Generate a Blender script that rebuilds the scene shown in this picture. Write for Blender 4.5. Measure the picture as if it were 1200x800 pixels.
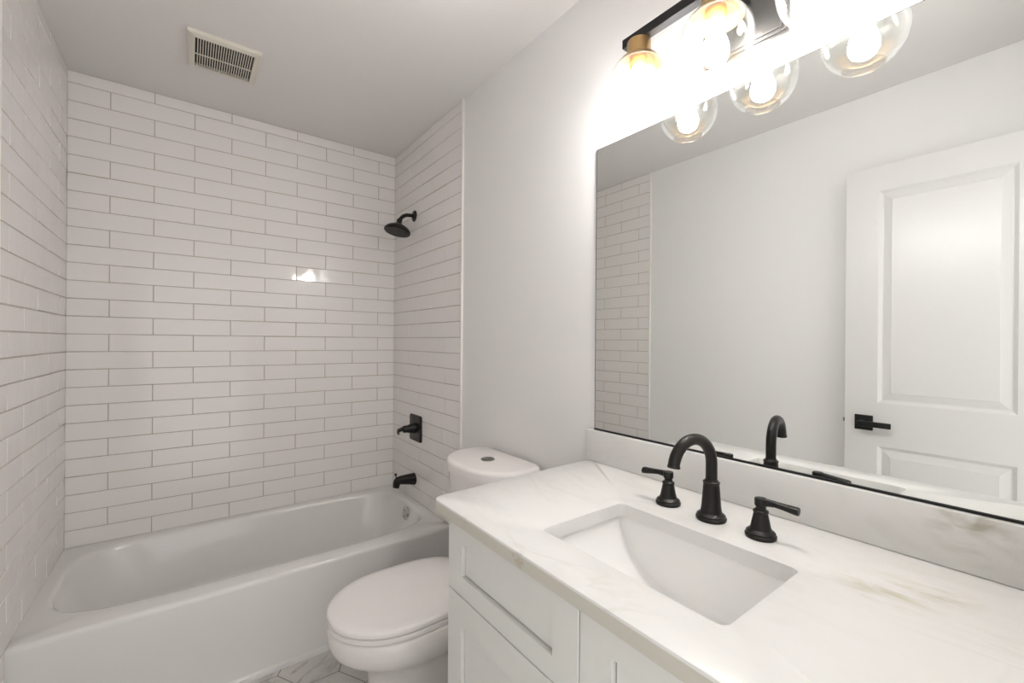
import bpy, bmesh, math, random
from math import sin, cos, pi, radians, sqrt, atan2
from mathutils import Vector, Matrix

# ------------------------------------------------------------------ scene
for o in list(bpy.data.objects):
    bpy.data.objects.remove(o)
SC = bpy.context.scene
COL = SC.collection
W, H, ZD = 1.4812, 2.44, 0.3757          # room width (x), ceiling height, tub rim height
YF = -2.626                              # room face of the door wall
random.seed(7)

# ------------------------------------------------------------------ camera
cam_d = bpy.data.cameras.new('camera')
cam_d.sensor_fit = 'HORIZONTAL'
cam_d.sensor_width = 36.0
cam_d.lens = 508.94 / 1200 * 36
cam_d.clip_start = 0.01
cam = bpy.data.objects.new('camera', cam_d)
COL.objects.link(cam)
SC.camera = cam
_y, _r = 0.6423, 0.008
_right = Vector((cos(_y), -sin(_y), 0)); _fw = Vector((sin(_y), cos(_y), 0)); _up = _right.cross(_fw)
_R = _right * cos(_r) + _up * sin(_r); _U = -_right * sin(_r) + _up * cos(_r)
cam.matrix_world = Matrix(((_R.x, _U.x, -_fw.x, 0.4264), (_R.y, _U.y, -_fw.y, -2.6535), (_R.z, _U.z, -_fw.z, 1.2851), (0, 0, 0, 1)))

# ------------------------------------------------------------------ light and exposure
SC.view_settings.view_transform = 'Standard'
SC.view_settings.look = 'None'
SC.view_settings.gamma = 1.0
SC.view_settings.use_curve_mapping = False
SC.view_settings.exposure = 1.15
BULB = 60.0                               # emission of the three vanity bulbs
world = bpy.data.worlds.new('world'); SC.world = world
world.use_nodes = True
world.node_tree.nodes['Background'].inputs[0].default_value = (1.0, 0.995, 0.98, 1)
world.node_tree.nodes['Background'].inputs[1].default_value = 0.68

# ------------------------------------------------------------------ materials
def srgb(r, g, b):
    f = lambda c: (c / 255) / 12.92 if c / 255 <= 0.04045 else ((c / 255 + 0.055) / 1.055) ** 2.4
    return (f(r), f(g), f(b), 1)

def mat(name, col, rough=0.5, metal=0.0, coat=0.0, bump=None, spec=0.5):
    m = bpy.data.materials.new(name); m.use_nodes = True
    nt = m.node_tree; b = nt.nodes['Principled BSDF']
    b.inputs['Base Color'].default_value = col
    b.inputs['Roughness'].default_value = rough
    b.inputs['Metallic'].default_value = metal
    b.inputs['Coat Weight'].default_value = coat
    b.inputs['Specular IOR Level'].default_value = spec
    if bump:
        sc, st, dist = bump
        tc = nt.nodes.new('ShaderNodeTexCoord')
        n = nt.nodes.new('ShaderNodeTexNoise'); n.inputs['Scale'].default_value = sc; n.inputs['Detail'].default_value = 2
        bm_ = nt.nodes.new('ShaderNodeBump'); bm_.inputs['Strength'].default_value = st; bm_.inputs['Distance'].default_value = dist
        nt.links.new(tc.outputs['Object'], n.inputs['Vector'])
        nt.links.new(n.outputs['Fac'], bm_.inputs['Height'])
        nt.links.new(bm_.outputs['Normal'], b.inputs['Normal'])
    return m

def vein_mat(name, base, veins, rough, scale=(1, 1, 1), stains=()):
    """Stone: base colour mixed with noise veins; veins = list of (scale, distortion, width, strength, colour, mask_scale)."""
    m = bpy.data.materials.new(name); m.use_nodes = True
    nt = m.node_tree; b = nt.nodes['Principled BSDF']; L = nt.links.new
    b.inputs['Roughness'].default_value = rough
    tc = nt.nodes.new('ShaderNodeTexCoord')
    mp = nt.nodes.new('ShaderNodeMapping'); mp.inputs['Scale'].default_value = scale
    L(tc.outputs['Object'], mp.inputs['Vector'])
    cur = None
    for k, (sc, dis, wid, st, col, msc) in enumerate(veins):
        n = nt.nodes.new('ShaderNodeTexNoise'); n.inputs['Scale'].default_value = sc
        n.inputs['Detail'].default_value = 6; n.inputs['Distortion'].default_value = dis
        mp2 = nt.nodes.new('ShaderNodeMapping'); mp2.inputs['Location'].default_value = (k * 3.7, k * 1.9, k * 5.1)
        L(mp.outputs['Vector'], mp2.inputs['Vector']); L(mp2.outputs['Vector'], n.inputs['Vector'])
        s = nt.nodes.new('ShaderNodeMath'); s.operation = 'SUBTRACT'; s.inputs[1].default_value = 0.5
        a = nt.nodes.new('ShaderNodeMath'); a.operation = 'ABSOLUTE'
        r = nt.nodes.new('ShaderNodeMapRange'); r.inputs['From Min'].default_value = 0; r.inputs['From Max'].default_value = wid
        r.inputs['To Min'].default_value = st; r.inputs['To Max'].default_value = 0
        L(n.outputs['Fac'], s.inputs[0]); L(s.outputs[0], a.inputs[0]); L(a.outputs[0], r.inputs['Value'])
        n2 = nt.nodes.new('ShaderNodeTexNoise'); n2.inputs['Scale'].default_value = msc; n2.inputs['Detail'].default_value = 3
        L(mp2.outputs['Vector'], n2.inputs['Vector'])
        r2 = nt.nodes.new('ShaderNodeMapRange'); r2.inputs['From Min'].default_value = 0.48; r2.inputs['From Max'].default_value = 0.68
        L(n2.outputs['Fac'], r2.inputs['Value'])
        mu = nt.nodes.new('ShaderNodeMath'); mu.operation = 'MULTIPLY'
        L(r.outputs[0], mu.inputs[0]); L(r2.outputs[0], mu.inputs[1])
        mx = nt.nodes.new('ShaderNodeMix'); mx.data_type = 'RGBA'
        if cur is None: mx.inputs['A'].default_value = base
        else: L(cur, mx.inputs['A'])
        mx.inputs['B'].default_value = col
        L(mu.outputs[0], mx.inputs['Factor'])
        cur = mx.outputs['Result']
    for loc, rad, st, col in stains:          # mineral stains of the slab, each with its own place and outline
        vm = nt.nodes.new('ShaderNodeVectorMath'); vm.operation = 'DISTANCE'; vm.inputs[1].default_value = loc
        L(tc.outputs['Object'], vm.inputs[0])
        r = nt.nodes.new('ShaderNodeMapRange'); r.inputs['From Max'].default_value = rad; r.inputs['To Min'].default_value = st; r.inputs['To Max'].default_value = 0
        L(vm.outputs['Value'], r.inputs['Value'])
        n = nt.nodes.new('ShaderNodeTexNoise'); n.inputs['Scale'].default_value = 1.3 / rad; n.inputs['Detail'].default_value = 7; n.inputs['Distortion'].default_value = 1.0
        L(mp.outputs['Vector'], n.inputs['Vector'])
        r2 = nt.nodes.new('ShaderNodeMapRange'); r2.inputs['From Min'].default_value = 0.42; r2.inputs['From Max'].default_value = 0.66
        L(n.outputs['Fac'], r2.inputs['Value'])
        mu = nt.nodes.new('ShaderNodeMath'); mu.operation = 'MULTIPLY'
        L(r.outputs[0], mu.inputs[0]); L(r2.outputs[0], mu.inputs[1])
        mx = nt.nodes.new('ShaderNodeMix'); mx.data_type = 'RGBA'
        L(cur, mx.inputs['A']); mx.inputs['B'].default_value = col; L(mu.outputs[0], mx.inputs['Factor'])
        cur = mx.outputs['Result']
    L(cur, b.inputs['Base Color'])
    return m

def glass_mat(name, tint, lo, hi):
    m = bpy.data.materials.new(name); m.use_nodes = True
    nt = m.node_tree; L = nt.links.new
    nt.nodes.remove(nt.nodes['Principled BSDF']); out = nt.nodes['Material Output']
    t = nt.nodes.new('ShaderNodeBsdfTransparent'); t.inputs[0].default_value = tint
    g = nt.nodes.new('ShaderNodeBsdfGlossy'); g.inputs['Roughness'].default_value = 0.02
    lw = nt.nodes.new('ShaderNodeLayerWeight'); lw.inputs[0].default_value = 0.5
    p = nt.nodes.new('ShaderNodeMath'); p.operation = 'POWER'; p.inputs[1].default_value = 3.0
    r = nt.nodes.new('ShaderNodeMapRange'); r.inputs['To Min'].default_value = lo; r.inputs['To Max'].default_value = hi
    mx = nt.nodes.new('ShaderNodeMixShader')
    L(lw.outputs['Facing'], p.inputs[0]); L(p.outputs[0], r.inputs['Value']); L(r.outputs[0], mx.inputs[0])
    tl = nt.nodes.new('ShaderNodeBsdfTranslucent'); tl.inputs[0].default_value = (1, 1, 1, 1)
    r3 = nt.nodes.new('ShaderNodeMapRange'); r3.inputs['To Min'].default_value = 0.0002; r3.inputs['To Max'].default_value = 0.016
    mx2 = nt.nodes.new('ShaderNodeMixShader')
    L(p.outputs[0], r3.inputs['Value']); L(r3.outputs[0], mx2.inputs[0])
    L(t.outputs[0], mx.inputs[1]); L(g.outputs[0], mx.inputs[2]); L(mx.outputs[0], mx2.inputs[1]); L(tl.outputs[0], mx2.inputs[2]); L(mx2.outputs[0], out.inputs[0])
    return m

def emit_mat(name, col, st):
    m = bpy.data.materials.new(name); m.use_nodes = True
    b = m.node_tree.nodes['Principled BSDF']
    b.inputs['Base Color'].default_value = (0, 0, 0, 1); b.inputs['Specular IOR Level'].default_value = 0
    b.inputs['Emission Color'].default_value = col; b.inputs['Emission Strength'].default_value = st
    return m

STAINS = [((1.297, -2.465, 0.907), 0.075, 0.75, srgb(186, 178, 138)), ((1.345, -2.52, 0.907), 0.05, 0.6, srgb(180, 174, 140)), ((1.461, -2.54, 0.985), 0.07, 0.8, srgb(150, 146, 120)),
          ((0.905, -2.037, 0.893), 0.020, 0.9, srgb(150, 122, 100)), ((0.905, -1.86, 0.895), 0.03, 0.5, srgb(178, 174, 152))]
M = {
    'paint': mat('wall_paint', srgb(241, 239, 238), 0.55, bump=(220, 0.05, 0.001)),
    'ceil': mat('ceiling_paint', srgb(236, 233, 230), 0.8, bump=(160, 0.05, 0.001)),
    'tile': mat('glazed_tile', srgb(242, 238, 235), 0.06, bump=(9, 0.22, 0.004)),
    'grout': mat('grout', srgb(182, 173, 161), 0.85),
    'trimw': mat('white_trim', srgb(238, 234, 228), 0.35),
    'enamel': mat('tub_enamel', srgb(233, 231, 228), 0.12, coat=0.3),
    'ceramic': mat('toilet_ceramic', srgb(240, 235, 232), 0.12, coat=0.3),
    'seat': mat('seat_plastic', srgb(243, 238, 236), 0.22),
    'sinkc': mat('sink_ceramic', srgb(246, 245, 243), 0.12),
    'cab': mat('cabinet_paint', srgb(226, 225, 220), 0.4),
    'dark': mat('dark_gap', srgb(40, 38, 34), 0.8),
    'black': mat('oil_rubbed_black', srgb(38, 36, 34), 0.36, metal=0.5),
    'blackm': mat('matte_black', srgb(24, 24, 24), 0.4, metal=0.3),
    'pewter': mat('dark_pewter', srgb(92, 90, 88), 0.38, metal=0.85),
    'brass': mat('brushed_brass', srgb(182, 150, 104), 0.36, metal=1.0),
    'chrome': mat('chrome', srgb(205, 203, 200), 0.1, metal=1.0),
    'steel': mat('brushed_steel', srgb(150, 148, 145), 0.25, metal=1.0),
    'mirror': mat('mirror_glass', (0.90, 0.915, 0.90, 1), 0.0, metal=1.0),
    'glass': glass_mat('clear_glass', (0.97, 0.97, 0.96, 1), 0.04, 0.75),
    'bulb': emit_mat('bulb_glow', (1.0, 0.99, 1.0, 1), BULB),
    'doorp': mat('door_paint', srgb(222, 220, 218), 0.3),
    'vent': mat('vent_plastic', srgb(226, 220, 207), 0.4),
    'marble': vein_mat('white_marble', srgb(228, 227, 224), [
        (3.0, 1.2, 0.045, 0.16, srgb(190, 188, 180), 4.0),
        (2.2, 1.6, 0.03, 0.18, srgb(178, 172, 150), 2.6),
        (9.0, 0.6, 0.10, 0.20, srgb(206, 204, 198), 5.0)], 0.22, (2.2, 0.8, 1.6), STAINS),
    'edge': vein_mat('grey_marble_edge', srgb(200, 196, 185), [(14.0, 1.0, 0.10, 0.4, srgb(164, 158, 142), 8.0)], 0.55, (1, 1, 1), STAINS[3:]),
    'floort': vein_mat('grey_marble_tile', srgb(212, 209, 204), [
        (5.0, 1.5, 0.05, 0.6, srgb(105, 104, 104), 3.0),
        (11.0, 1.0, 0.12, 0.4, srgb(140, 138, 136), 5.0)], 0.3),
    'floorg': mat('floor_grout', srgb(112, 110, 106), 0.9),
}

# ------------------------------------------------------------------ mesh helpers
def obj(name, bm, m, parent=None, smooth=None, **props):
    me = bpy.data.meshes.new(name)
    bm.normal_update()
    bm.to_mesh(me); bm.free()
    for mm in (m if isinstance(m, (list, tuple)) else [m]):
        me.materials.append(mm)
    if smooth is not None:
        me.polygons.foreach_set('use_smooth', [True] * len(me.polygons))
        me.set_sharp_from_angle(angle=radians(smooth))
    o = bpy.data.objects.new(name, me); COL.objects.link(o)
    if parent is not None:
        o.parent = parent
        o.matrix_parent_inverse = Matrix.Translation(parent.location).inverted()
    for k, v in props.items():
        o[k] = v
    return o

def struct(name, bm, m, parent=None, smooth=None):
    return obj(name, bm, m, parent, smooth, kind='structure')

def thing(name, loc, label, cat, group=None):
    o = bpy.data.objects.new(name, None); COL.objects.link(o)
    o.location = loc; o['label'] = label; o['category'] = cat
    o.empty_display_size = 0.05
    if group: o['group'] = group
    return o

def box(bm, x0, x1, y0, y1, z0, z1, bev=0.0, seg=2, mi=0):
    vs = [bm.verts.new((x, y, z)) for x in (x0, x1) for y in (y0, y1) for z in (z0, z1)]
    fs = [(0, 1, 3, 2), (4, 6, 7, 5), (0, 4, 5, 1), (2, 3, 7, 6), (0, 2, 6, 4), (1, 5, 7, 3)]
    faces = [bm.faces.new([vs[i] for i in f]) for f in fs]
    for f in faces: f.material_index = mi
    if bev:
        es = list({e for f in faces for e in f.edges})
        bmesh.ops.bevel(bm, geom=es, offset=bev, segments=seg, profile=0.5, affect='EDGES', clamp_overlap=True)
    return vs

def B(*a, **k):
    bm = bmesh.new(); box(bm, *a, **k); return bm

def rings(bm, rs, close=True, cap0=False, cap1=False, mi=0):
    V = [[bm.verts.new(p) for p in r] for r in rs]
    n = len(rs[0])
    for a, b in zip(V, V[1:]):
        for i in range(n if close else n - 1):
            j = (i + 1) % n
            f = bm.faces.new((a[i], a[j], b[j], b[i])); f.material_index = mi
    if cap0: bm.faces.new(list(reversed(V[0]))).material_index = mi
    if cap1: bm.faces.new(V[-1]).material_index = mi
    return V

def lathe(bm, prof, c=(0, 0, 0), axis='z', n=40, cap0=False, cap1=False, mi=0):
    """prof: (radius, height) pairs along the axis; axis may be 'z','x','-x' or a Vector."""
    ax = {'z': Vector((0, 0, 1)), 'x': Vector((1, 0, 0)), '-x': Vector((-1, 0, 0)), '-z': Vector((0, 0, -1))}.get(axis, axis) if isinstance(axis, str) else axis.normalized()
    q = Vector((0, 0, 1)).rotation_difference(ax)
    c = Vector(c)
    rs = [[c + q @ Vector((r * cos(2 * pi * i / n), r * sin(2 * pi * i / n), h)) for i in range(n)] for r, h in prof]
    rings(bm, rs, True, cap0, cap1, mi)

def tube(bm, path, radii, n=24, cap=True, mi=0):
    path = [Vector(p) for p in path]
    if not isinstance(radii, (list, tuple)): radii = [radii] * len(path)
    rs = []; prev = None
    for i, p in enumerate(path):
        t = (path[min(i + 1, len(path) - 1)] - path[max(i - 1, 0)]).normalized()
        if prev is None:
            a = Vector((0, 1, 0)) if abs(t.y) < 0.9 else Vector((1, 0, 0))
            u = (a - t * a.dot(t)).normalized()
        else:
            u = (prev - t * prev.dot(t)).normalized()
        prev = u; v = t.cross(u)
        rs.append([p + (u * cos(2 * pi * k / n) + v * sin(2 * pi * k / n)) * radii[i] for k in range(n)])
    rings(bm, rs, True, cap, cap, mi)

def fix(bm):
    bmesh.ops.recalc_face_normals(bm, faces=bm.faces[:]); return bm

def rr_point(ang, c, x0, x1, y0, y1, rad):
    """Point where a ray from c at an angle leaves the rounded rectangle (bisection)."""
    d = (cos(ang), sin(ang))
    if not isinstance(rad, dict): rad = {k: rad for k in ('00', '01', '10', '11')}
    def inside(t):
        x, y = c[0] + d[0] * t, c[1] + d[1] * t
        if x < x0 or x > x1 or y < y0 or y > y1: return False
        for k, (cx, sx) in (('0', (x0, 1)), ('1', (x1, -1))):
            for l, (cy, sy) in (('0', (y0, 1)), ('1', (y1, -1))):
                r = rad[k + l]
                ox, oy = cx + sx * r, cy + sy * r
                if (x - ox) * sx < 0 and (y - oy) * sy < 0:
                    if (x - ox) ** 2 + (y - oy) ** 2 > r * r: return False
        return True
    lo, hi = 0.0, 4.0
    for _ in range(44):
        mid = (lo + hi) / 2
        if inside(mid): lo = mid
        else: hi = mid
    return c[0] + d[0] * lo, c[1] + d[1] * lo

def angles_for(c, rects, n=160):
    s = {round(2 * pi * i / n, 5) for i in range(n)}
    for (x0, x1, y0, y1, r) in rects:
        for X, sx in ((x0, 1), (x1, -1)):
            for Y, sy in ((y0, 1), (y1, -1)):
                for (ax, ay) in ((r, 0), (0, r), (r * .293, r * .293), (r * .05, r * .6), (r * .6, r * .05)):
                    s.add(round(atan2(Y + sy * ay - c[1], X + sx * ax - c[0]) % (2 * pi), 5))
    a = sorted(s); out = [a[0]]
    for v in a[1:]:
        if v - out[-1] > 2e-4: out.append(v)
    return out

# ------------------------------------------------------------------ room shell
T = 0.12
struct('ceiling', B(-T, W + T, YF - T, T, H, H + 0.1), M['ceil'])
struct('wall_back', B(-T, W + T, 0.0, T, 0, H), M['grout'])
struct('wall_left', B(-T, 0.0, YF - T, 0, 0, H), M['paint'])
struct('wall_right', B(W, W + T, YF - T, 0, 0, H), M['paint'])
OX0, OX1, OZ = 0.10, 0.910, 2.08         # doorway in the near wall
bm = bmesh.new()
box(bm, 0.0, OX0, YF - T, YF, 0, H); box(bm, OX1, W, YF - T, YF, 0, H); box(bm, OX0, OX1, YF - T, YF, OZ, H)
struct('wall_front', bm, M['paint'])
bm = bmesh.new()
struct('baseboard_right', B(W - 0.014, W, -1.735, -0.845, 0, 0.11, bev=0.004), M['trimw'])
struct('baseboard_left', B(0, 0.014, YF, -0.845, 0, 0.11, bev=0.004), M['trimw'])

# floor: grout bed and large hexagonal marble tiles
fl = struct('floor', B(-T, W + T, YF - T, T, -0.1, -0.0015), M['floorg'])
bm = bmesh.new()
e = 0.13; vx, vy = 0.906, -0.905
hs = e * sqrt(3) / 2
for i in range(-10, 10):
    for j in range(-16, 16):
        cx = vx - e + 0.5 * e + i * 1.5 * e - 0.0
        cy = vy + hs + j * 2 * hs + (hs if i % 2 else 0)
        if not (-0.1 < cx < W + 0.1 and YF - 0.2 < cy < -0.6): continue
        r_ = e - 0.002
        top = [(cx + r_ * cos(pi / 3 * k), cy + r_ * sin(pi / 3 * k), 0.0) for k in range(6)]
        bot = [(x, y, -0.003) for x, y, z in top]
        rings(bm, [bot, top], True, False, True)
bmesh.ops.bisect_plane(bm, geom=bm.verts[:] + bm.edges[:] + bm.faces[:], plane_co=(0.001, 0, 0), plane_no=(-1, 0, 0), clear_outer=True)
bmesh.ops.bisect_plane(bm, geom=bm.verts[:] + bm.edges[:] + bm.faces[:], plane_co=(W - 0.001, 0, 0), plane_no=(1, 0, 0), clear_outer=True)
bmesh.ops.bisect_plane(bm, geom=bm.verts[:] + bm.edges[:] + bm.faces[:], plane_co=(0, YF - T, 0), plane_no=(0, -1, 0), clear_outer=True)
struct('tile', bm, M['floort'], fl)

# wall tiles: 30 x 7.5 cm running bond, rows shared by the three alcove walls
PZ, PX, GR, ZT = 0.0776, 0.306, 0.0027, 2.389
def tile_wall(parent, axis, a0, a1, off_even, off_odd, ztop=H, zbot=ZD + 0.001):
    """axis 'b': back wall (along x, faces -y); 'l': left wall (faces +x); 'r': right wall (faces -x)."""
    bm = bmesh.new()
    th = 0.008
    row = -1
    while True:
        zt = ZT - row * PZ - GR / 2; zb = ZT - (row + 1) * PZ + GR / 2
        zt, zb = min(zt, ztop - 0.0015), max(zb, zbot)
        if zt < zbot + 0.006: break
        if zt - zb < 0.006:
            row += 1; continue
        off = off_even if row % 2 == 0 else off_odd
        k = math.floor((a0 - off) / PX) - 1
        while off + k * PX < a1:
            s0 = max(off + k * PX + GR / 2, a0); s1 = min(off + (k + 1) * PX - GR / 2, a1)
            k += 1
            if s1 - s0 < 0.006: continue
            tu, tv = random.gauss(0, 0.0007), random.gauss(0, 0.0008)
            p, q = (s0 + s1) / 2, (zt + zb) / 2
            front = []
            bv = 0.0016
            def P(s, z, d):
                d = d + ((s - p) * tu / 0.15 + (z - q) * tv / 0.037) * (1 if d > 0.004 else 0) * 0.7
                if axis == 'b': return (s, -d, z)
                if axis == 'l': return (d, s, z)
                return (W - d, s, z)
            r0 = [P(s, z, 0.0) for s, z in ((s0, zb), (s1, zb), (s1, zt), (s0, zt))]
            r1 = [P(s, z, th - bv) for s, z in ((s0, zb), (s1, zb), (s1, zt), (s0, zt))]
            r2 = [P(s, z, th) for s, z in ((s0 + bv, zb + bv), (s1 - bv, zb + bv), (s1 - bv, zt - bv), (s0 + bv, zt - bv))]
            rings(bm, [r0, r1, r2], True, False, True)
        row += 1
    # grout bed between the tiles
    d = th - 0.0022
    if axis == 'b': box(bm, a0, a1, -d, 0, zbot, ztop, mi=1)
    elif axis == 'l': box(bm, 0, d, a0, a1, zbot, ztop, mi=1)
    else: box(bm, W - d, W, a0, a1, zbot, ztop, mi=1)
    fix(bm)
    return struct('tile', bm, [M['tile'], M['grout']], parent)

YJ = -0.842
tile_wall(bpy.data.objects['wall_back'], 'b', 0.008, W - 0.008, 0.145, -0.008)
tile_wall(bpy.data.objects['wall_left'], 'l', YJ, -0.0005, -0.755, -0.602)
tile_wall(bpy.data.objects['wall_right'], 'r', YJ, -0.0005, -0.689, -0.536)
for wn, ax_, oe, oo in (('wall_left', 'l', -0.755, -0.602), ('wall_right', 'r', -0.689, -0.536)):
    tile_wall(bpy.data.objects[wn], ax_, YJ, -0.7655, oe, oo, ZD + 0.001, 0.001)   # strip in front of the tub, down to the floor
# white edging strips that finish the tile towards the painted wall
struct('trim_1', B(0, 0.0115, YJ - 0.011, YJ, 0.0, H, bev=0.002), M['trimw'])
struct('trim_2', B(W - 0.0115, W, YJ - 0.011, YJ, 0.0, H, bev=0.002), M['trimw'])

# door frame lining of the doorway
bm = bmesh.new()
box(bm, OX0 - 0.0, OX0 + 0.012, YF - T - 0.002, YF - 0.055, 0, OZ)
box(bm, OX0, OX1, YF - T - 0.002, YF - 0.055, OZ - 0.012, OZ)
box(bm, OX1 - 0.010, OX1, YF - T - 0.002, YF - 0.0006, 0, OZ)
struct('trim_3', bm, M['trimw'])

# ------------------------------------------------------------------ open door against the left wall
door = bpy.data.objects.new('door_1', None); COL.objects.link(door); door.location = (0.10, YF + 0.004, 0.0); door['kind'] = 'structure'
DX, DY0, DY1, DZ0, DZ1 = 0.10, YF + 0.006, -1.972, 0.012, 2.066
def panel_face(bm, x, sgn, mi=0):
    ys = [DY0, -2.492, -2.090, DY1]; pz = [DZ0, 0.20, 0.842, 1.030, 1.956, DZ1]
    def quad(y0, y1, z0, z1, d=0.0):
        bm.faces.new([bm.verts.new((x + sgn * d, y, z)) for y, z in ((y0, z0), (y1, z0), (y1, z1), (y0, z1))])
    quad(ys[0], ys[1], pz[0], pz[5]); quad(ys[2], ys[3], pz[0], pz[5])
    for a, b in ((0, 1), (2, 3), (4, 5)): quad(ys[1], ys[2], pz[a], pz[b])
    for a, b in ((1, 2), (3, 4)):
        rs = []
        for ins, d in ((0, 0), (0.004, -0.003), (0.013, -0.010), (0.017, -0.010), (0.042, -0.004), (0.044, -0.0025)):
            y0, y1, z0, z1 = ys[1] + ins, ys[2] - ins, pz[a] + ins, pz[b] - ins
            rs.append([(x + sgn * d, y, z) for y, z in ((y0, z0), (y1, z0), (y1, z1), (y0, z1))])
        rings(bm, rs, True, False, True)
bm = bmesh.new()
panel_face(bm, DX, 1); panel_face(bm, DX - 0.035, -1)
for (y, z) in (((DY0, DY0), (DZ0, DZ1)), ((DY1, DY1), (DZ0, DZ1))):
    bm.faces.new([bm.verts.new((xx, y[0], zz)) for xx, zz in ((DX, z[0]), (DX, z[1]), (DX - 0.035, z[1]), (DX - 0.035, z[0]))])
for z in (DZ0, DZ1):
    bm.faces.new([bm.verts.new((xx, yy, z)) for xx, yy in ((DX, DY0), (DX, DY1), (DX - 0.035, DY1), (DX - 0.035, DY0))])
bmesh.ops.remove_doubles(bm, verts=bm.verts[:], dist=0.0002)
fix(bm)
struct('door_leaf', bm, M['doorp'], door)
bm = bmesh.new()
box(bm, DX, DX + 0.009, -2.076, -2.011, 0.905, 0.971, bev=0.002)
lathe(bm, [(0.012, 0), (0.012, 0.045)], (DX + 0.008, -2.043, 0.938), 'x', 24, True, True)
box(bm, DX + 0.042, DX + 0.054, -2.146, -2.030, 0.926, 0.950, bev=0.003)
struct('door_handle', fix(bm), M['blackm'], door, 40)
bm = bmesh.new()
box(bm, DX - 0.028, DX - 0.006, DY1, DY1 + 0.002, 0.91, 0.967)
box(bm, DX - 0.022, DX - 0.012, DY1 + 0.0015, DY1 + 0.010, 0.93, 0.947, bev=0.002)
struct('door_latch', bm, M['steel'], door)
bm = bmesh.new()
for z in (0.25, 1.05, 1.85):
    lathe(bm, [(0.006, -0.045), (0.006, 0.045)], (DX + 0.004, DY0 - 0.001, z), 'z', 16, True, True)
struct('door_hinge', fix(bm), M['blackm'], door, 40)

# ------------------------------------------------------------------ bathtub
tub = thing('bathtub', (W / 2, -0.38, 0), 'white alcove bathtub with a straight front below the tiled walls', 'bathtub')
X0, X1, Y0, Y1 = 0.0012, W - 0.0012, -0.764, -0.0012
c = (0.74, -0.36)
ang = angles_for(c, [(X0, X1, Y0, Y1, 0.004)], 180)
def open_pt(a, xl, xr, yf, yb, n):
    """point of a superellipse-like opening along the angle a from c"""
    d = (cos(a), sin(a)); lo, hi = 0, 2
    for _ in range(40):
        t = (lo + hi) / 2
        x, y = d[0] * t, d[1] * t
        u = x / (xr - c[0]) if x > 0 else x / (xl - c[0])
        v = y / (yb - c[1]) if y > 0 else y / (yf - c[1])
        if abs(u) ** n + abs(v) ** n < 1: lo = t
        else: hi = t
    return c[0] + d[0] * lo, c[1] + d[1] * lo
rs = []
for ins, z in ((0.0, 0.0), (0.0, 0.016), (0.004, 0.02), (0.006, 0.026), (0.002, 0.20), (0.0, ZD - 0.02), (0.0015, ZD - 0.009), (0.006, ZD - 0.003), (0.014, ZD)):
    rs.append([(*rr_point(a, c, X0 + min(ins, .014) * 0.3, X1 - ins * 0.3, Y0 + ins, Y1, 0.004), z) for a in ang])
OP = (0.056, 1.425, -0.672, -0.055)
def op_ring(off, z, n, gl=0, gr=0, gf=0, gb=0):
    return [(*open_pt(a, OP[0] - off + gl, OP[1] + off - gr, OP[2] - off + gf, OP[3] + off - gb, n), z) for a in ang]
rs.append(op_ring(0.016, ZD, 4.6))
rs.append(op_ring(0.006, ZD - 0.0025, 4.6))
rs.append(op_ring(0.0, ZD - 0.010, 4.5))
rs.append(op_ring(-0.003, ZD - 0.022, 4.5))
dep = 0.30
for k in range(1, 15):
    s = k / 14
    if s < 0.62:
        g = 0.42 * (s / 0.62); z = ZD - 0.022 - (dep - 0.022) * 0.72 * (s / 0.62)
    else:
        q = (s - 0.62) / 0.38 * pi / 2
        g = 0.42 + 0.58 * (1 - cos(q)); z = ZD - 0.022 - (dep - 0.022) * (0.72 + 0.28 * sin(q))
    rs.append(op_ring(-0.003, z, 4.5 - 1.0 * s, 0.30 * g, 0.13 * g, 0.12 * g, 0.12 * g))
bm = bmesh.new()
rings(bm, rs, True, False, True)
fix(bm)
obj('tub_shell', bm, M['enamel'], tub, 45)
bm = bmesh.new()
pl = Vector((1.4125, -0.36, 0.322)); ax = Vector((-1, 0, 0.10))
lathe(bm, [(0.0, 0.012), (0.010, 0.012), (0.026, 0.010), (0.034, 0.006), (0.037, 0.0)], pl, ax, 36)
obj('overflow_plate', fix(bm), M['chrome'], tub, 40, label='round chrome overflow plate')
q = Vector((0, 0, 1)).rotation_difference(ax.normalized())
for s in (-1, 1):
    bm = bmesh.new()
    lathe(bm, [(0.0, 0.004), (0.004, 0.003), (0.005, 0.0)], pl + q @ Vector((0.016 * s, 0, 0.011)), ax, 12)
    o = obj('screw', fix(bm), M['steel'], bpy.data.objects['overflow_plate'], 40)
    o.matrix_parent_inverse = Matrix.Identity(4)

# ------------------------------------------------------------------ tub and shower fittings on the right wall
WT = W - 0.0075
sh = thing('wall_shower', (WT, -0.305, 2.0), 'black round shower head on a bent arm, high on the tiled wall', 'shower head')
bm = bmesh.new()
lathe(bm, [(0.0, 0.010), (0.016, 0.010), (0.030, 0.006), (0.033, 0.0)], (WT, -0.305, 2.004), '-x', 32)
obj('flange', fix(bm), M['black'], sh, 40)
bm = bmesh.new()
path = [(WT, -0.305, 2.004), (WT - 0.025, -0.305, 2.004), (WT - 0.05, -0.305, 2.001), (WT - 0.068, -0.305, 1.992), (WT - 0.082, -0.305, 1.978), (WT - 0.093, -0.305, 1.960)]
tube(bm, path, 0.0105, 20)
obj('shower_arm', fix(bm), M['black'], sh, 40)
bm = bmesh.new()
hax = Vector((-0.22, -0.05, -1.0)).normalized()
hp = Vector((WT - 0.090, -0.305, 1.966))
lathe(bm, [(0.0, -0.004), (0.014, -0.003), (0.016, 0.006), (0.013, 0.014), (0.017, 0.019), (0.020, 0.025), (0.036, 0.033), (0.056, 0.044), (0.068, 0.055), (0.073, 0.063), (0.073, 0.071), (0.069, 0.075), (0.0, 0.0755)], hp, hax, 48)
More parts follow.
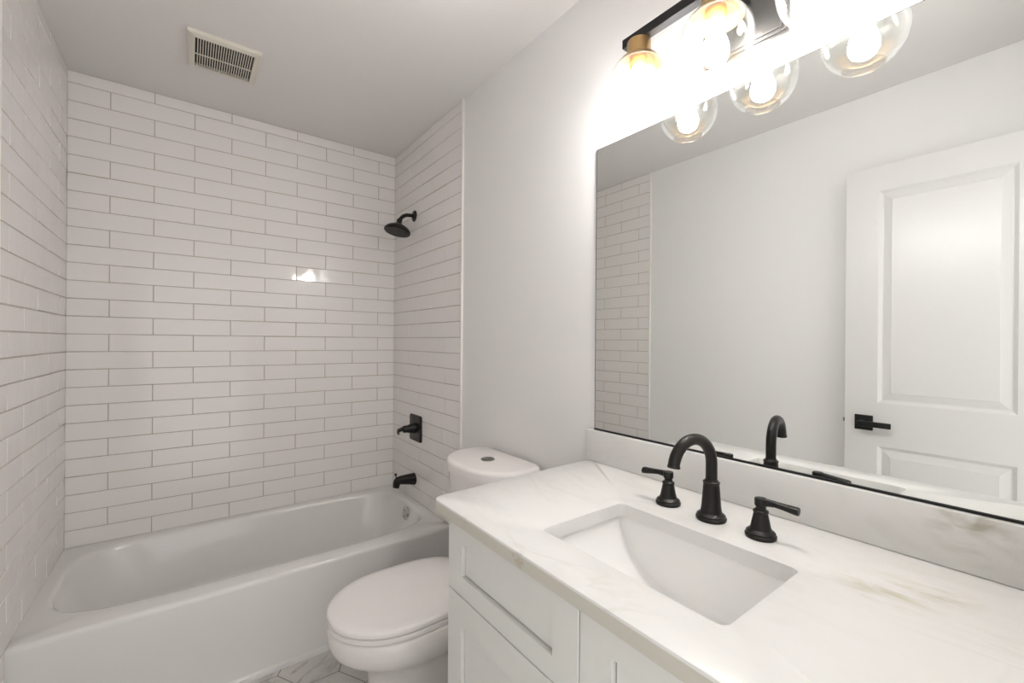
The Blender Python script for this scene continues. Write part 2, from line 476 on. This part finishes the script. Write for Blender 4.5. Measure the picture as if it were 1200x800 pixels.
obj('spray_head', fix(bm), M['black'], sh, 35)
bm = bmesh.new()
q = Vector((0, 0, 1)).rotation_difference(hax)
for rr_, nn in ((0.018, 6), (0.034, 12), (0.051, 18)):
    for k in range(nn):
        a = 2 * pi * k / nn
        lathe(bm, [(0.0022, 0.0), (0.0016, 0.003)], hp + q @ Vector((rr_ * cos(a), rr_ * sin(a), 0.0752)), hax, 8, False, True)
nz = obj('nozzle', fix(bm), M['blackm'], bpy.data.objects['spray_head'], 40)
nz.matrix_parent_inverse = Matrix.Identity(4)

vv = thing('shower_valve', (WT, -0.352, 0.79), 'black square shower valve plate with a lever, between shower head and spout', 'shower valve')
bm = bmesh.new()
ctr = (-0.352, 0.79)
an = angles_for(ctr, [(-0.352 - 0.076, -0.352 + 0.076, 0.79 - 0.074, 0.79 + 0.074, 0.014)], 40)
rs = []
for ins, d in ((0, 0), (0, 0.006), (0.002, 0.009), (0.005, 0.010)):
    rs.append([(WT - d, *rr_point(a, ctr, -0.428 + ins, -0.276 - ins, 0.716 + ins, 0.864 - ins, 0.014)) for a in an])
rings(bm, rs, True, False, True)
obj('valve_plate', fix(bm), M['black'], vv, 40)
bm = bmesh.new()
lathe(bm, [(0.030, 0.0), (0.029, 0.012), (0.024, 0.034), (0.020, 0.052), (0.020, 0.066), (0.016, 0.072), (0.0, 0.073)], (WT - 0.009, -0.352, 0.79), '-x', 36)
obj('valve_hub', fix(bm), M['black'], vv, 40)
bm = bmesh.new()
# lever: flat paddle growing from the hub, dropping a little at its tip
rs = []
for x, y, z, hw, hh in ((WT - 0.058, -0.352, 0.797, 0.012, 0.012), (WT - 0.072, -0.350, 0.794, 0.013, 0.010), (WT - 0.088, -0.346, 0.790, 0.014, 0.008), (WT - 0.102, -0.341, 0.784, 0.015, 0.008), (WT - 0.106, -0.339, 0.772, 0.014, 0.009), (WT - 0.100, -0.340, 0.762, 0.012, 0.004)):
    rs.append([(x, y - hw, z - hh), (x, y + hw, z - hh), (x, y + hw, z + hh), (x, y - hw, z + hh)])
rings(bm, rs, True, True, True)
bmesh.ops.bevel(bm, geom=bm.edges[:], offset=0.0025, segments=2, affect='EDGES', clamp_overlap=True)
obj('lever', fix(bm), M['black'], vv, 40)

sp = thing('tub_spout', (WT, -0.33, 0.495), 'black tub spout with a diverter knob, just above the tub rim', 'tub spout')
bm = bmesh.new()
rs = []
for x, z, rz_, ry in ((WT, 0.495, 0.033, 0.031), (WT - 0.004, 0.495, 0.034, 0.032), (WT - 0.012, 0.496, 0.032, 0.030), (WT - 0.05, 0.500, 0.028, 0.026), (WT - 0.085, 0.502, 0.024, 0.023), (WT - 0.105, 0.500, 0.022, 0.021), (WT - 0.118, 0.493, 0.017, 0.017), (WT - 0.123, 0.486, 0.009, 0.010)):
    rs.append([(x, -0.33 + ry * cos(2 * pi * k / 32), z + rz_ * sin(2 * pi * k / 32)) for k in range(32)])
rings(bm, rs, True, True, True)
lathe(bm, [(0.021, 0.0), (0.0185, 0.022), (0.0175, 0.030), (0.013, 0.030), (0.013, 0.020)], (WT - 0.103, -0.33, 0.494), Vector((-0.22, 0, -1)), 28, True, True)
obj('spout_body', fix(bm), M['black'], sp, 45)
bm = bmesh.new()
lathe(bm, [(0.003, 0), (0.003, 0.018), (0.0065, 0.020), (0.0075, 0.024), (0.006, 0.028), (0.0, 0.029)], (WT - 0.108, -0.33, 0.515), Vector((-0.15, 0, 1)), 20)
obj('diverter_knob', fix(bm), M['black'], sp, 40)

# ------------------------------------------------------------------ toilet
TY = -1.262
toi = thing('toilet', (1.15, TY, 0), 'white toilet with closed lid between bathtub and vanity', 'toilet')
def egg(xf, xb, w, z, n=64, xm=None, p=2.0, pb=2.6):
    xm = xm if xm is not None else xf + (xb - xf) * 0.56
    out = []
    for k in range(n):
        a = 2 * pi * k / n
        ca, sa = cos(a), sin(a)
        if ca < 0:
            e_ = p; x = xm - (xm - xf) * abs(ca) ** (2 / e_)
        else:
            e_ = pb; x = xm + (xb - xm) * abs(ca) ** (2 / e_)
        y = TY + w * (1 if sa > 0 else -1) * abs(sa) ** (2 / e_)
        out.append((x, y, z))
    return out
bm = bmesh.new()
rs = [egg(*l[:3], l[3], xm=l[4]) for l in ((0.893, 1.44, 0.120, 0.0, 1.10), (0.890, 1.44, 0.121, 0.012, 1.10), (0.899, 1.44, 0.113, 0.035, 1.10), (0.905, 1.44, 0.106, 0.10, 1.10),
      (0.904, 1.44, 0.106, 0.16, 1.10), (0.900, 1.44, 0.110, 0.205, 1.09), (0.890, 1.44, 0.122, 0.240, 1.07), (0.866, 1.44, 0.141, 0.268, 1.06), (0.829, 1.44, 0.163, 0.293, 1.04),
      (0.796, 1.44, 0.179, 0.314, 1.02), (0.783, 1.44, 0.185, 0.330, 1.01), (0.778, 1.44, 0.187, 0.35, 1.01), (0.777, 1.44, 0.187, 0.385, 1.01), (0.782, 1.435, 0.183, 0.393, 1.01), (0.792, 1.43, 0.175, 0.396, 1.01))]
rings(bm, rs, True, True, True)
obj('bowl', fix(bm), M['ceramic'], toi, 50)
def eggslab(levels):
    bm = bmesh.new(); rings(bm, [egg(*l) for l in levels], True, True, True); return fix(bm)
def lv(xf, xb, w, z, ins): return (xf + ins, xb - ins, w - ins, z, 64, 1.0, 2.05, 3.2)
obj('seat', eggslab([lv(.778, 1.245, .185, .3975, .004), lv(.778, 1.245, .185, .400, 0), lv(.778, 1.245, .185, .411, 0), lv(.778, 1.245, .185, .414, .004)]), M['seat'], toi, 40)
obj('lid', eggslab([lv(.776, 1.285, .186, .4165, .006), lv(.776, 1.285, .186, .419, .001), lv(.776, 1.285, .186, .429, 0), lv(.776, 1.285, .186, .434, .002), lv(.776, 1.285, .186, .4375, .008), lv(.776, 1.285, .186, .4395, .03), lv(.776, 1.285, .186, .441, .09)]), M['seat'], toi, 40)
for s in (-1, 1):
    bm = bmesh.new(); box(bm, 1.250, 1.278, TY + s * 0.075 - 0.022, TY + s * 0.075 + 0.022, 0.3965, 0.416, bev=0.006)
    obj('hinge', bm, M['seat'], toi, 40)
def tank_ring(z, grow, bx=1.462):
    """D shaped outline: straight at the wall, bulging to the front"""
    pts = []; hw = 0.205 + grow
    xf, xs = 1.222 - grow, 1.372
    for k in range(49):
        a = -pi / 2 + pi * k / 48
        n_ = 2.35
        ca, sa = cos(a), sin(a)
        pts.append((xs - (xs - xf) * abs(ca) ** (2 / n_), TY + hw * (1 if sa > 0 else -1) * abs(sa) ** (2 / n_), z))
    r = 0.03
    for k in range(9):
        a = pi / 2 * k / 8
        pts.append((bx - r + r * sin(a), TY + hw - r + r * cos(a), z))
    for k in range(9):
        a = pi / 2 * k / 8
        pts.append((bx - r + r * cos(a), TY - hw + r - r * sin(a), z))
    return pts
bm = bmesh.new()
def shrink(r, f):
    cx = 1.36
    return [(cx + (x - cx) * f, TY + (y - TY) * f, z) for x, y, z in r]
rings(bm, [shrink(tank_ring(0.385, -0.012), 0.84), shrink(tank_ring(0.42, -0.012), 0.90), tank_ring(0.60, -0.016), tank_ring(0.786, -0.008)], True, True, True)
obj('tank', fix(bm), M['ceramic'], toi, 50)
bm = bmesh.new()
rings(bm, [tank_ring(0.787, -0.004), tank_ring(0.789, 0.0), tank_ring(0.818, 0.001), tank_ring(0.826, -0.002), tank_ring(0.831, -0.009), tank_ring(0.8325, -0.02)], True, True, True)
obj('tank_lid', fix(bm), M['ceramic'], toi, 40)
bm = bmesh.new()
lathe(bm, [(0.0265, 0.0), (0.0265, 0.003), (0.024, 0.005), (0.0, 0.0045)], (1.352, TY - 0.005, 0.832), 'z', 36)
obj('flush_button', fix(bm), M['steel'], toi, 40, label='round chrome dual flush button')
fbn = bpy.data.objects['flush_button']
bm = bmesh.new()
box(bm, 1.352 - 0.021, 1.352 + 0.021, TY - 0.0058, TY - 0.0042, 0.8362, 0.8375)
o = obj('button_split', bm, M['dark'], fbn); o.matrix_parent_inverse = Matrix.Identity(4)

# ------------------------------------------------------------------ vanity cabinet
VX, VY0, VY1 = 0.930, YF + 0.003, -1.733       # front face plane, right end, left end
VT = 0.876                                     # underside of the counter
van = thing('vanity_cabinet', (1.2, (VY0 + VY1) / 2, 0), 'white shaker vanity cabinet with recessed fronts under the marble counter', 'cabinet')
bm = bmesh.new()
t_ = 0.018
box(bm, VX + 0.023, W - 0.002, VY1 - t_, VY1, 0.0, VT - 0.001)
box(bm, VX + 0.023, W - 0.002, VY0, VY0 + t_, 0.0, VT - 0.001)
box(bm, VX + 0.023, W - 0.002, VY0 + t_, VY1 - t_, 0.10, 0.118)
box(bm, W - 0.012, W - 0.002, VY0 + t_, VY1 - t_, 0.118, VT - 0.001)
box(bm, VX + 0.023, VX + 0.038, VY0 + t_, VY1 - t_, VT - 0.03, VT - 0.001)
box(bm, VX + 0.023, VX + 0.038, VY0 + t_, VY1 - t_, 0.69, 0.715)
box(bm, VX + 0.023, VX + 0.038, -2.18, -2.15, 0.118, VT - 0.03)
box(bm, VX + 0.075, VX + 0.09, VY0 + t_, VY1 - t_, 0.0, 0.10)
obj('body', bm, M['cab'], van)
def shaker(name, y0, y1, z0, z1, sy, rt, rb):
    bm = bmesh.new()
    xf, xb = VX, VX + 0.0195
    iy0, iy1, iz0, iz1 = y0 + sy, y1 - sy, z0 + rb, z1 - rt
    def R(x, a, b, c_, d): return [(x, y, z) for y, z in ((a, c_), (b, c_), (b, d), (a, d))]
    e_ = 0.0012
    rings(bm, [R(xb, y0, y1, z0, z1), R(xf + e_, y0, y1, z0, z1), R(xf, y0 + e_, y1 - e_, z0 + e_, z1 - e_),
               R(xf, iy0, iy1, iz0, iz1), R(xf + 0.0175, iy0 + 0.0004, iy1 - 0.0004, iz0 + 0.0004, iz1 - 0.0004),
               R(xf + 0.0175, iy0 + 0.0040, iy1 - 0.0040, iz0 + 0.0040, iz1 - 0.0040), R(xf + 0.0085, iy0 + 0.0044, iy1 - 0.0044, iz0 + 0.0044, iz1 - 0.0044)], True, True, True)
    return obj(name, fix(bm), M['cab'], van)
YS = -2.165
shaker('drawer', YS + 0.0013, VY1 - 0.001, 0.7035, VT - 0.002, 0.062, 0.050, 0.044)
shaker('drawer', YS + 0.0013, VY1 - 0.001, 0.402, 0.7005, 0.062, 0.064, 0.06)
shaker('drawer', YS + 0.0013, VY1 - 0.001, 0.105, 0.399, 0.062, 0.06, 0.06)
shaker('cabinet_door', VY0 + 0.002, YS - 0.0013, 0.105, VT - 0.002, 0.064, 0.055, 0.06)

# counter top with the sink cut-out
CZ0, CZ1 = 0.877, 0.907
CX0, CX1, CY0, CY1 = 0.905, W - 0.001, YF + 0.002, -1.695
SX0, SX1, SY0, SY1 = 1.003, 1.250, -2.362, -1.989
sc_ = ((SX0 + SX1) / 2, (SY0 + SY1) / 2)
ang2 = angles_for(sc_, [(CX0, CX1, CY0, CY1, 0.02), (SX0, SX1, SY0, SY1, 0.014)], 140)
def cring(ins, z):
    rad = {'00': 0.003, '01': 0.022, '10': 0.003, '11': 0.003}
    out = []
    for a in ang2:
        x, y = rr_point(a, sc_, CX0 + ins, CX1 - ins * 0.2, CY0 + ins * 0.2, CY1 - ins, rad)
        if y > -1.9: y += 0.022 * (x - CX0) / (CX1 - CX0) * min(1, (y + 1.9) / 0.15)
        out.append((x, y, z))
    return out
def hring(ins, z):
    return [(*rr_point(a, sc_, SX0 - ins, SX1 + ins, SY0 - ins, SY1 + ins, 0.014), z) for a in ang2]
bm = bmesh.new()
rs = [hring(0.0, CZ0), cring(0.002, CZ0), cring(0.0, CZ0 + 0.002), cring(0.0, CZ1 - 0.005), cring(0.0015, CZ1 - 0.0015), cring(0.005, CZ1), hring(0.0025, CZ1), hring(0.0007, CZ1 - 0.0007), hring(0.0, CZ1 - 0.0025), hring(0.0, CZ0)]
rings(bm, rs)
n_a = len(ang2)
bm.faces.ensure_lookup_table()
for k in range(n_a, 3 * n_a): bm.faces[k].material_index = 1      # outer edge of the slab, greyer and rougher than its top
bmesh.ops.remove_doubles(bm, verts=bm.verts[:], dist=0.00005)
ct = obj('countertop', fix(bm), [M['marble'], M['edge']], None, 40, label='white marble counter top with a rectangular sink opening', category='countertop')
bs = B(W - 0.0205, W - 0.0005, YF + 0.002, -1.671, CZ1 + 0.0003, 1.0055, bev=0.003)
obj('backsplash', bs, M['marble'], None, 40, label='low white marble backsplash standing along the wall below the mirror', category='backsplash')

# undermount sink
snk = thing('sink', (sc_[0], sc_[1], 0.87), 'white rectangular ceramic basin set under the marble counter', 'sink')
bm = bmesh.new()
# bowl as a grid: flat back wall, floor that sweeps up to both ends like a trough, front sloping
bx0, bx1, by0, by1 = SX0 - 0.008, SX1 + 0.006, SY0 - 0.008, SY1 + 0.008
ztop = CZ0 - 0.001
NY, NX = 60, 28
def trough(v):     # v 0..1 from right end to left end
    t = (v - 0.5) * 2
    a = abs(t)
    return -0.133 * (1 - a ** 3.0) ** 0.75
G = []
for j in range(NY + 1):
    v = 0.5 - 0.5 * cos(pi * j / NY)
    row = []
    y = by0 + (by1 - by0) * v
    zf = trough(v)
    row_pts = []
    # section from front rim to back rim: front slope with rounded toe, floor, tight back corner, upright back wall
    for i in range(NX + 1):
        s = i / NX
        if s < 0.42:
            q = s / 0.42
            x = bx0 + 0.075 * (1 - cos(q * pi / 2)) + 0.0 * q; zz = zf * sin(q * pi / 2)
        elif s < 0.72:
            q = (s - 0.42) / 0.30
            x = bx0 + 0.075 + (bx1 - bx0 - 0.075 - 0.022) * q; zz = zf
        elif s < 0.84:
            q = (s - 0.72) / 0.12 * pi / 2
            x = bx1 - 0.022 + 0.016 * sin(q); zz = zf * (1 - 0.10 * (1 - cos(q)))
        else:
            q = (s - 0.84) / 0.16
            x = bx1 - 0.006 + 0.006 * q; zz = zf * 0.90 * (1 - q)
        row_pts.append(bm.verts.new((x, y, ztop + zz)))
    G.append(row_pts)
for j in range(NY):
    for i in range(NX):
        bm.faces.new((G[j][i], G[j][i + 1], G[j + 1][i + 1], G[j + 1][i]))
bmesh.ops.remove_doubles(bm, verts=bm.verts[:], dist=0.0001)
# flat flange under the counter
fl_ = 0.02
rs = [[(bx0, by0, ztop), (bx1, by0, ztop), (bx1, by1, ztop), (bx0, by1, ztop)], [(bx0 - fl_, by0 - fl_, ztop), (bx1 + fl_, by0 - fl_, ztop), (bx1 + fl_, by1 + fl_, ztop), (bx0 - fl_, by1 + fl_, ztop)]]
rings(bm, rs)
fix(bm)
o = obj('basin', bm, M['sinkc'], snk, 50)
bm = bmesh.new()
lathe(bm, [(0.022, -0.001), (0.022, 0.003), (0.018, 0.004), (0.012, 0.002), (0.0, 0.0035)], (1.10, sc_[1], ztop - 0.1325), 'z', 28)
obj('drain', fix(bm), M['black'], snk, 40, label='black drain')

# ------------------------------------------------------------------ mirror
mir = thing('mirror', (W, -2.145, 1.005), 'large frameless rectangular wall mirror above the backsplash', 'mirror')
MY0, MY1, MZ0, MZ1 = YF + 0.001, -1.699, 1.0065, 1.899
obj('mirror_glass', B(W - 0.006, W - 0.0005, MY0, MY1, MZ0, MZ1), M['mirror'], mir)
bm = bmesh.new()
box(bm, W - 0.0092, W - 0.0003, MY0, MY1 + 0.001, 1.0058, 1.0072)
box(bm, W - 0.0092, W - 0.0072, MY0, MY1 + 0.001, 1.0072, 1.0102)
box(bm, W - 0.0064, W - 0.0003, MY1, MY1 + 0.0014, MZ0, MZ1)
box(bm, W - 0.0064, W - 0.0003, MY0, MY1 + 0.0014, MZ1, MZ1 + 0.0012)
obj('edge_channel', bm, M['blackm'], mir, label='thin black channel along the mirror edge')

# ------------------------------------------------------------------ widespread faucet
def bell(bm, c, k=1.0, top=0.0):
    lathe(bm, [(0.0, 0.0), (0.0275 * k, 0.0), (0.0285 * k, 0.003), (0.0285 * k, 0.006), (0.026 * k, 0.0085), (0.0265 * k, 0.011), (0.023 * k, 0.014), (0.0195 * k, 0.016), (0.0185 * k, 0.020)], c, 'z', 40)
FX, FZ = 1.331, CZ1
fa = thing('faucet_spout', (FX, -2.164, FZ), 'tall black gooseneck faucet spout behind the sink', 'faucet')
bm = bmesh.new(); bell(bm, (FX, -2.164, FZ), 1.08)
lathe(bm, [(0.0212, 0.018), (0.0195, 0.030), (0.0165, 0.072), (0.0160, 0.076), (0.0172, 0.078), (0.0172, 0.081), (0.0140, 0.083), (0.0125, 0.086), (0.0, 0.087)], (FX, -2.164, FZ), 'z', 40)
obj('spout_base', fix(bm), M['black'], fa, 35)
bm = bmesh.new()
R_ = 0.0568; zc_ = FZ + 0.120
path = [(FX, -2.164, FZ + 0.080), (FX, -2.164, FZ + 0.10)]
for k in range(0, 25):
    a = radians(176) * k / 24
    h_ = R_ - R_ * cos(a)
    path.append((FX - 0.986 * h_, -2.164 + 0.167 * h_, zc_ + R_ * sin(a)))
tip = (Vector(path[-2]) - Vector(path[-1])).normalized()
tube(bm, path, 0.0118, 28)
lathe(bm, [(0.0128, 0), (0.0128, 0.004), (0.0118, 0.005)], path[-1], tip, 28, True, True)
obj('spout_tube', fix(bm), M['black'], fa, 40)

def handle(y, x, side, label, turn):
    t = thing('lever_tap', (x, y, FZ), label, 'faucet handle', 'lever handles beside the faucet spout')
    bm = bmesh.new(); bell(bm, (x, y, FZ), 0.98)
    lathe(bm, [(0.0185, 0.018), (0.0172, 0.024), (0.0130, 0.045), (0.0125, 0.0475), (0.0138, 0.049), (0.0138, 0.0515), (0.0105, 0.054), (0.0085, 0.056), (0.0, 0.057)], (x, y, FZ), 'z', 36)
    obj('handle_base', fix(bm), M['black'], t, 35)
    bm = bmesh.new()
    lathe(bm, [(0.0, 0.052), (0.0088, 0.053), (0.0092, 0.060), (0.0112, 0.062), (0.0115, 0.073), (0.0105, 0.0755), (0.0, 0.0765)], (x, y, FZ), 'z', 32)
    d = Vector((sin(turn) * 1.0, side * cos(turn), 0)); p = Vector((-d.y, d.x, 0))
    rs = []
    for l, w, h, z in ((0.004, 0.0075, 0.0058, 0.0680), (0.012, 0.0065, 0.0048, 0.0692), (0.025, 0.0062, 0.0040, 0.0697), (0.038, 0.0076, 0.0042, 0.0685), (0.050, 0.0095, 0.0048, 0.0672), (0.062, 0.0105, 0.0052, 0.0660), (0.064, 0.0100, 0.0048, 0.0660)):
        cpt = Vector((x, y, FZ + z)) + d * l
        rs.append([cpt + p * (w * cos(q)) + Vector((0, 0, h * 1.5 * sin(q))) for q in [2 * pi * k / 16 for k in range(16)]])
    rings(bm, rs, True, True, True)
    obj('lever', fix(bm), M['black'], t, 40)
handle(-2.058, 1.334, 1, 'black lever handle left of the gooseneck faucet spout, nearest the toilet', radians(-8))
handle(-2.266, 1.328, -1, 'black lever handle right of the gooseneck faucet spout, pointing right', radians(8))

# ------------------------------------------------------------------ vanity light with three globes
LX = 1.360
vl = thing('vanity_light', (W, -2.15, 2.04), 'black bar wall light with brass sockets and three clear glass globes above the mirror', 'wall light')
bm = bmesh.new()
for ins, d0, d1 in ((0.0, 0.0, 0.008), (0.006, 0.007, 0.015), (0.012, 0.014, 0.021)):
    box(bm, W - d1, W - d0 - 0.0003, -2.254 + ins, -2.056 - ins, 1.968 + ins, 2.115 - ins, bev=0.002)
obj('backplate', bm, M['pewter'], vl, 40)
bm = bmesh.new()
lathe(bm, [(0.026, 0.0), (0.026, 0.006), (0.013, 0.010), (0.013, W - 0.02 - LX)], (W - 0.020, -2.15, 2.075), '-x', 28, True, True)
obj('stem', fix(bm), M['blackm'], vl, 40)
obj('bar', B(LX - 0.012, LX + 0.012, -2.400, -1.900, 2.064, 2.088, bev=0.0015), M['blackm'], vl)
for y in (-1.945, -2.150, -2.355):
    bm = bmesh.new()
    lathe(bm, [(0.0, 2.064), (0.029, 2.0638), (0.030, 2.062), (0.030, 2.030), (0.031, 2.027), (0.048, 2.016), (0.0575, 2.004), (0.0575, 2.001), (0.055, 2.002), (0.046, 2.013), (0.028, 2.023), (0.0225, 2.023), (0.0225, 1.999), (0.0195, 1.996), (0.0, 1.996)], (LX, y, 0), 'z', 40)
    sk = obj('socket', fix(bm), M['brass'], vl, 40)
    bm = bmesh.new()
    R_ = 0.078; prof = []
    a0, a1 = math.acos(0.051 / R_), math.acos(-0.066 / R_)
    for k in range(25):
        a = a0 + (a1 - a0) * k / 24
        prof.append((R_ * sin(a), 1.953 + R_ * cos(a)))
    rr0, zz0 = prof[-1]
    prof += [(rr0 - 0.0005, zz0 - 0.002), (rr0 - 0.003, zz0 - 0.002)]
    for k in range(25):
        a = a1 + (a0 - a1) * k / 24
        prof.append(((R_ - 0.0025) * sin(a), 1.953 + (R_ - 0.0025) * cos(a)))
    prof.append(prof[0])
    lathe(bm, prof, (LX, y, 0), 'z', 56)
    bmesh.ops.remove_doubles(bm, verts=bm.verts[:], dist=0.00005)
    g = obj('globe', fix(bm), M['glass'], sk, 50); g.matrix_parent_inverse = Matrix.Identity(4)
    bm = bmesh.new()
    lathe(bm, [(0.0, 1.997), (0.0125, 1.997), (0.0130, 1.988), (0.0150, 1.978), (0.0195, 1.962), (0.0250, 1.946), (0.0280, 1.932), (0.0275, 1.920), (0.0225, 1.909), (0.0130, 1.902), (0.0, 1.900)], (LX, y, 0), 'z', 32)
    b_ = obj('bulb', fix(bm), M['bulb'], sk, 60); b_.matrix_parent_inverse = Matrix.Identity(4)

# ------------------------------------------------------------------ ceiling vent
ve = thing('ceiling_vent', (0.549, -0.497, H), 'cream exhaust fan grille set in the ceiling over the tub', 'ceiling vent')
vx0, vx1, vy0, vy1 = 0.420, 0.662, -0.645, -0.388
bm = bmesh.new()
def VR(i, z): return [(vx0 + i, vy0 + i, z), (vx1 - i, vy0 + i, z), (vx1 - i, vy1 - i, z), (vx0 + i, vy1 - i, z)]
rings(bm, [VR(0, H), VR(0.0, H - 0.009), VR(0.003, H - 0.013), VR(0.021, H - 0.018), VR(0.024, H - 0.017), VR(0.024, H - 0.004)], True)
obj('frame', fix(bm), M['vent'], ve)
bm = bmesh.new()
nsl = 22; gx0, gx1, gy0, gy1 = vx0 + 0.024, vx1 - 0.024, vy0 + 0.024, vy1 - 0.024
for k in range(nsl):
    x = gx0 + (k + 1) * (gx1 - gx0) / (nsl + 1)
    box(bm, x - 0.0017, x + 0.0017, gy0 - 0.001, gy1 + 0.001, H - 0.0168, H - 0.0128)
ym = (gy0 + gy1) / 2 + 0.012
box(bm, gx0, gx1, ym - 0.002, ym + 0.002, H - 0.0166, H - 0.013)
obj('grille', bm, M['vent'], ve)
obj('backing', B(gx0 - 0.002, gx1 + 0.002, gy0 - 0.002, gy1 + 0.002, H - 0.004, H - 0.0005), M['dark'], ve, label='dark opening behind the grille')
